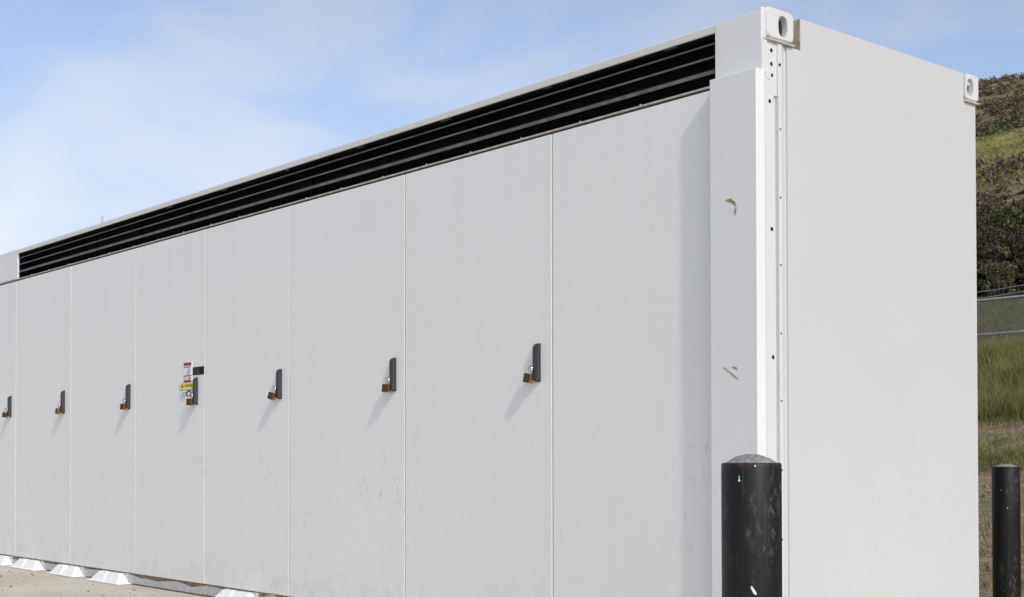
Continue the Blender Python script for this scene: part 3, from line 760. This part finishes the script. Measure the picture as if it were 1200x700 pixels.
# scrub over the hill
def hill_points(n, y0, y1, spread_px=75):
    y = RNG.uniform(y0, y1, n); D = (y + 4.4) / .92
    x = 3.58 - .53 * D + RNG.uniform(-.16, .16, n) * D
    return x, y
def scrub(name, n, y0, y1, rmin, rmax, leaf, nleaf, mat, label):
    x, y = hill_points(n, y0, y1)
    k = RNG.random(n) < np.clip(.55 + 1.4 * vnoise(x / 7, y / 7, 41), .08, 1); x, y = x[k], y[k]
    rad = RNG.uniform(rmin, rmax, len(x))
    cs = np.stack([x, y, ground_z(x, y) + rad * .35], 1)
    V, T = leaf_cloud(cs, leaf, nleaf, np.stack([rad, rad, rad * .65], 1))
    tag(from_np(name, V, T, mat), label, "scrub", kind="stuff")
scrub("brown_scrub", 2600, 126, 199, .25, 1.0, .17, 60, 'scrub_brown', "dark brown scrub covering the top of the hill")
scrub("green_scrub", 420, 117, 127, .6, 1.5, .20, 80, 'scrub_green', "line of dark green scrub crossing the hill above the grassy slope")
scrub("dry_brush", 900, 50, 84, .3, 1.0, .14, 60, 'leaf_brown', "brown dry brush on the lower hillside above the trees")
xy = scatter(60000, -75, -20, 68, 118, lambda x, y: clump(x / 3, y / 3) * (np.abs(x - (3.58 - .53 * (y + 4.4) / .92)) < .13 * (y + 4.4) / .92))
V, T = blades(xy, .15, .42, .07, 1.4)
tag(from_np("hill_grass", V, T, 'hillgrass'), "yellow green grass on the open slope high on the hill", "grass", kind="stuff")
# trees and shrubs between fence and hill
def shrub(name, x, y, height, wr, mat, label, n_cl, leaf, n_leaf, low=.0, group="shrubs behind the fence"):
    z0 = float(ground_z(x, y)); e = empty(name, (x, y, z0), label, "shrub", group)
    bm = bmesh.new(); tips = []
    for k in range(7):
        a = k * 2.4 + random.random(); rr = wr * random.uniform(.35, .8); ht = height * random.uniform(.45, .75)
        p0 = Vector((x + .12 * math.cos(a), y + .12 * math.sin(a), z0 - .1)); p2 = Vector((x + rr * math.cos(a), y + rr * math.sin(a), z0 + ht))
        p1 = p0.lerp(p2, .5) + Vector((random.uniform(-.2, .2), random.uniform(-.2, .2), .2))
        tube(bm, [p0, p1, p2], [.045, .026, .008], 6); tips.append((p1, p2))
    from_bm("trunk", bm, 'bark', e)
    cs = []; sp = []
    while len(cs) < n_cl:
        d = RNG.normal(size=3); d /= np.linalg.norm(d); rad = RNG.random() ** .4
        q_ = np.array([d[0] * wr, d[1] * wr, d[2] * height * .5 * (1 - low)]) * rad
        q_[2] += height * (.5 + low * .5); w2 = 1 + .5 * float(vnoise(np.array(q_[0] * 1.3 + x), np.array(q_[2] * 1.3), 77))
        cs.append((x + q_[0] * w2, y + q_[1] * w2, z0 + q_[2])); s_ = RNG.uniform(.14, .34) * min(1, height / 3); sp.append((s_, s_, s_ * .8))
    V, T = leaf_cloud(np.array(cs), leaf, n_leaf, np.array(sp))
    from_np("crown", V, T, mat, e)
    return e
def at_y(px, Y):
    un = (px - 600) / 1582.6; d = h + r * un; D = (Y + 4.3984) / d.y
    return 3.5797 + d.x * D, Y
def put(px, Y, *a, **k): x_, y_ = at_y(px, Y); return shrub(a[0], x_, y_, *a[1:], **k)
put(1150, 44, "brown_shrub", 3.1, 1.9, 'leaf_brown', "tall brown twiggy shrub behind the fence, beside the white end wall", 200, .075, 46)
put(1192, 40, "evergreen_shrub", 3.3, 1.4, 'leaf_green', "tall olive green shrub behind the fence at the photo's right edge", 190, .075, 46)
put(1163, 34, "dark_shrub", 2.5, 1.4, 'leaf_dark', "low dark evergreen shrub behind the fence in the middle of the gap", 190, .065, 46)
put(1210, 33, "dark_shrub", 2.3, 1.3, 'leaf_dark', "low dark evergreen shrub behind the fence, cut by the photo's right edge", 150, .065, 46)
put(1172, 30.5, "pale_shrub", 1.9, .6, 'leaf_pale', "small pale leaved shrub in front of the dark shrubs, just over the fence", 34, .05, 30)
put(1130, 34, "dark_shrub", 2.7, 1.7, 'leaf_dark', "dark evergreen shrub behind the fence, mostly hidden by the white container", 170, .065, 46)
put(1222, 42, "brown_shrub", 3.0, 1.8, 'leaf_brown', "brown shrub behind the olive one, barely showing at the right edge", 150, .075, 46)

# grit lying on the concrete along the container
n = 260; px_ = RNG.uniform(-11, 1.5, n); py_ = -.16 - RNG.random(n) ** 1.6 * 2.2; rr_ = RNG.uniform(.003, .011, n)
octa = np.array([(1, 0, 0), (0, 1, 0), (-1, 0, 0), (0, -1, 0), (0, 0, .8), (0, 0, -.5)]); of = np.array([(0, 1, 4), (1, 2, 4), (2, 3, 4), (3, 0, 4), (1, 0, 5), (2, 1, 5), (3, 2, 5), (0, 3, 5)])
V = (octa[None] * rr_[:, None, None] * RNG.uniform(.6, 1.4, (n, 6, 1)) + np.stack([px_, py_, rr_ * .4], 1)[:, None]).reshape(-1, 3)
T = (of[None] + np.arange(n)[:, None, None] * 6).reshape(-1, 3)
M['grit'] = plain('brown_grit', (0.20, 0.16, 0.12), 0.9, var=0.5, vscale=9)
tag(from_np("grit", V, T, 'grit'), "loose grit scattered on the concrete along the container", "grit", kind="stuff")
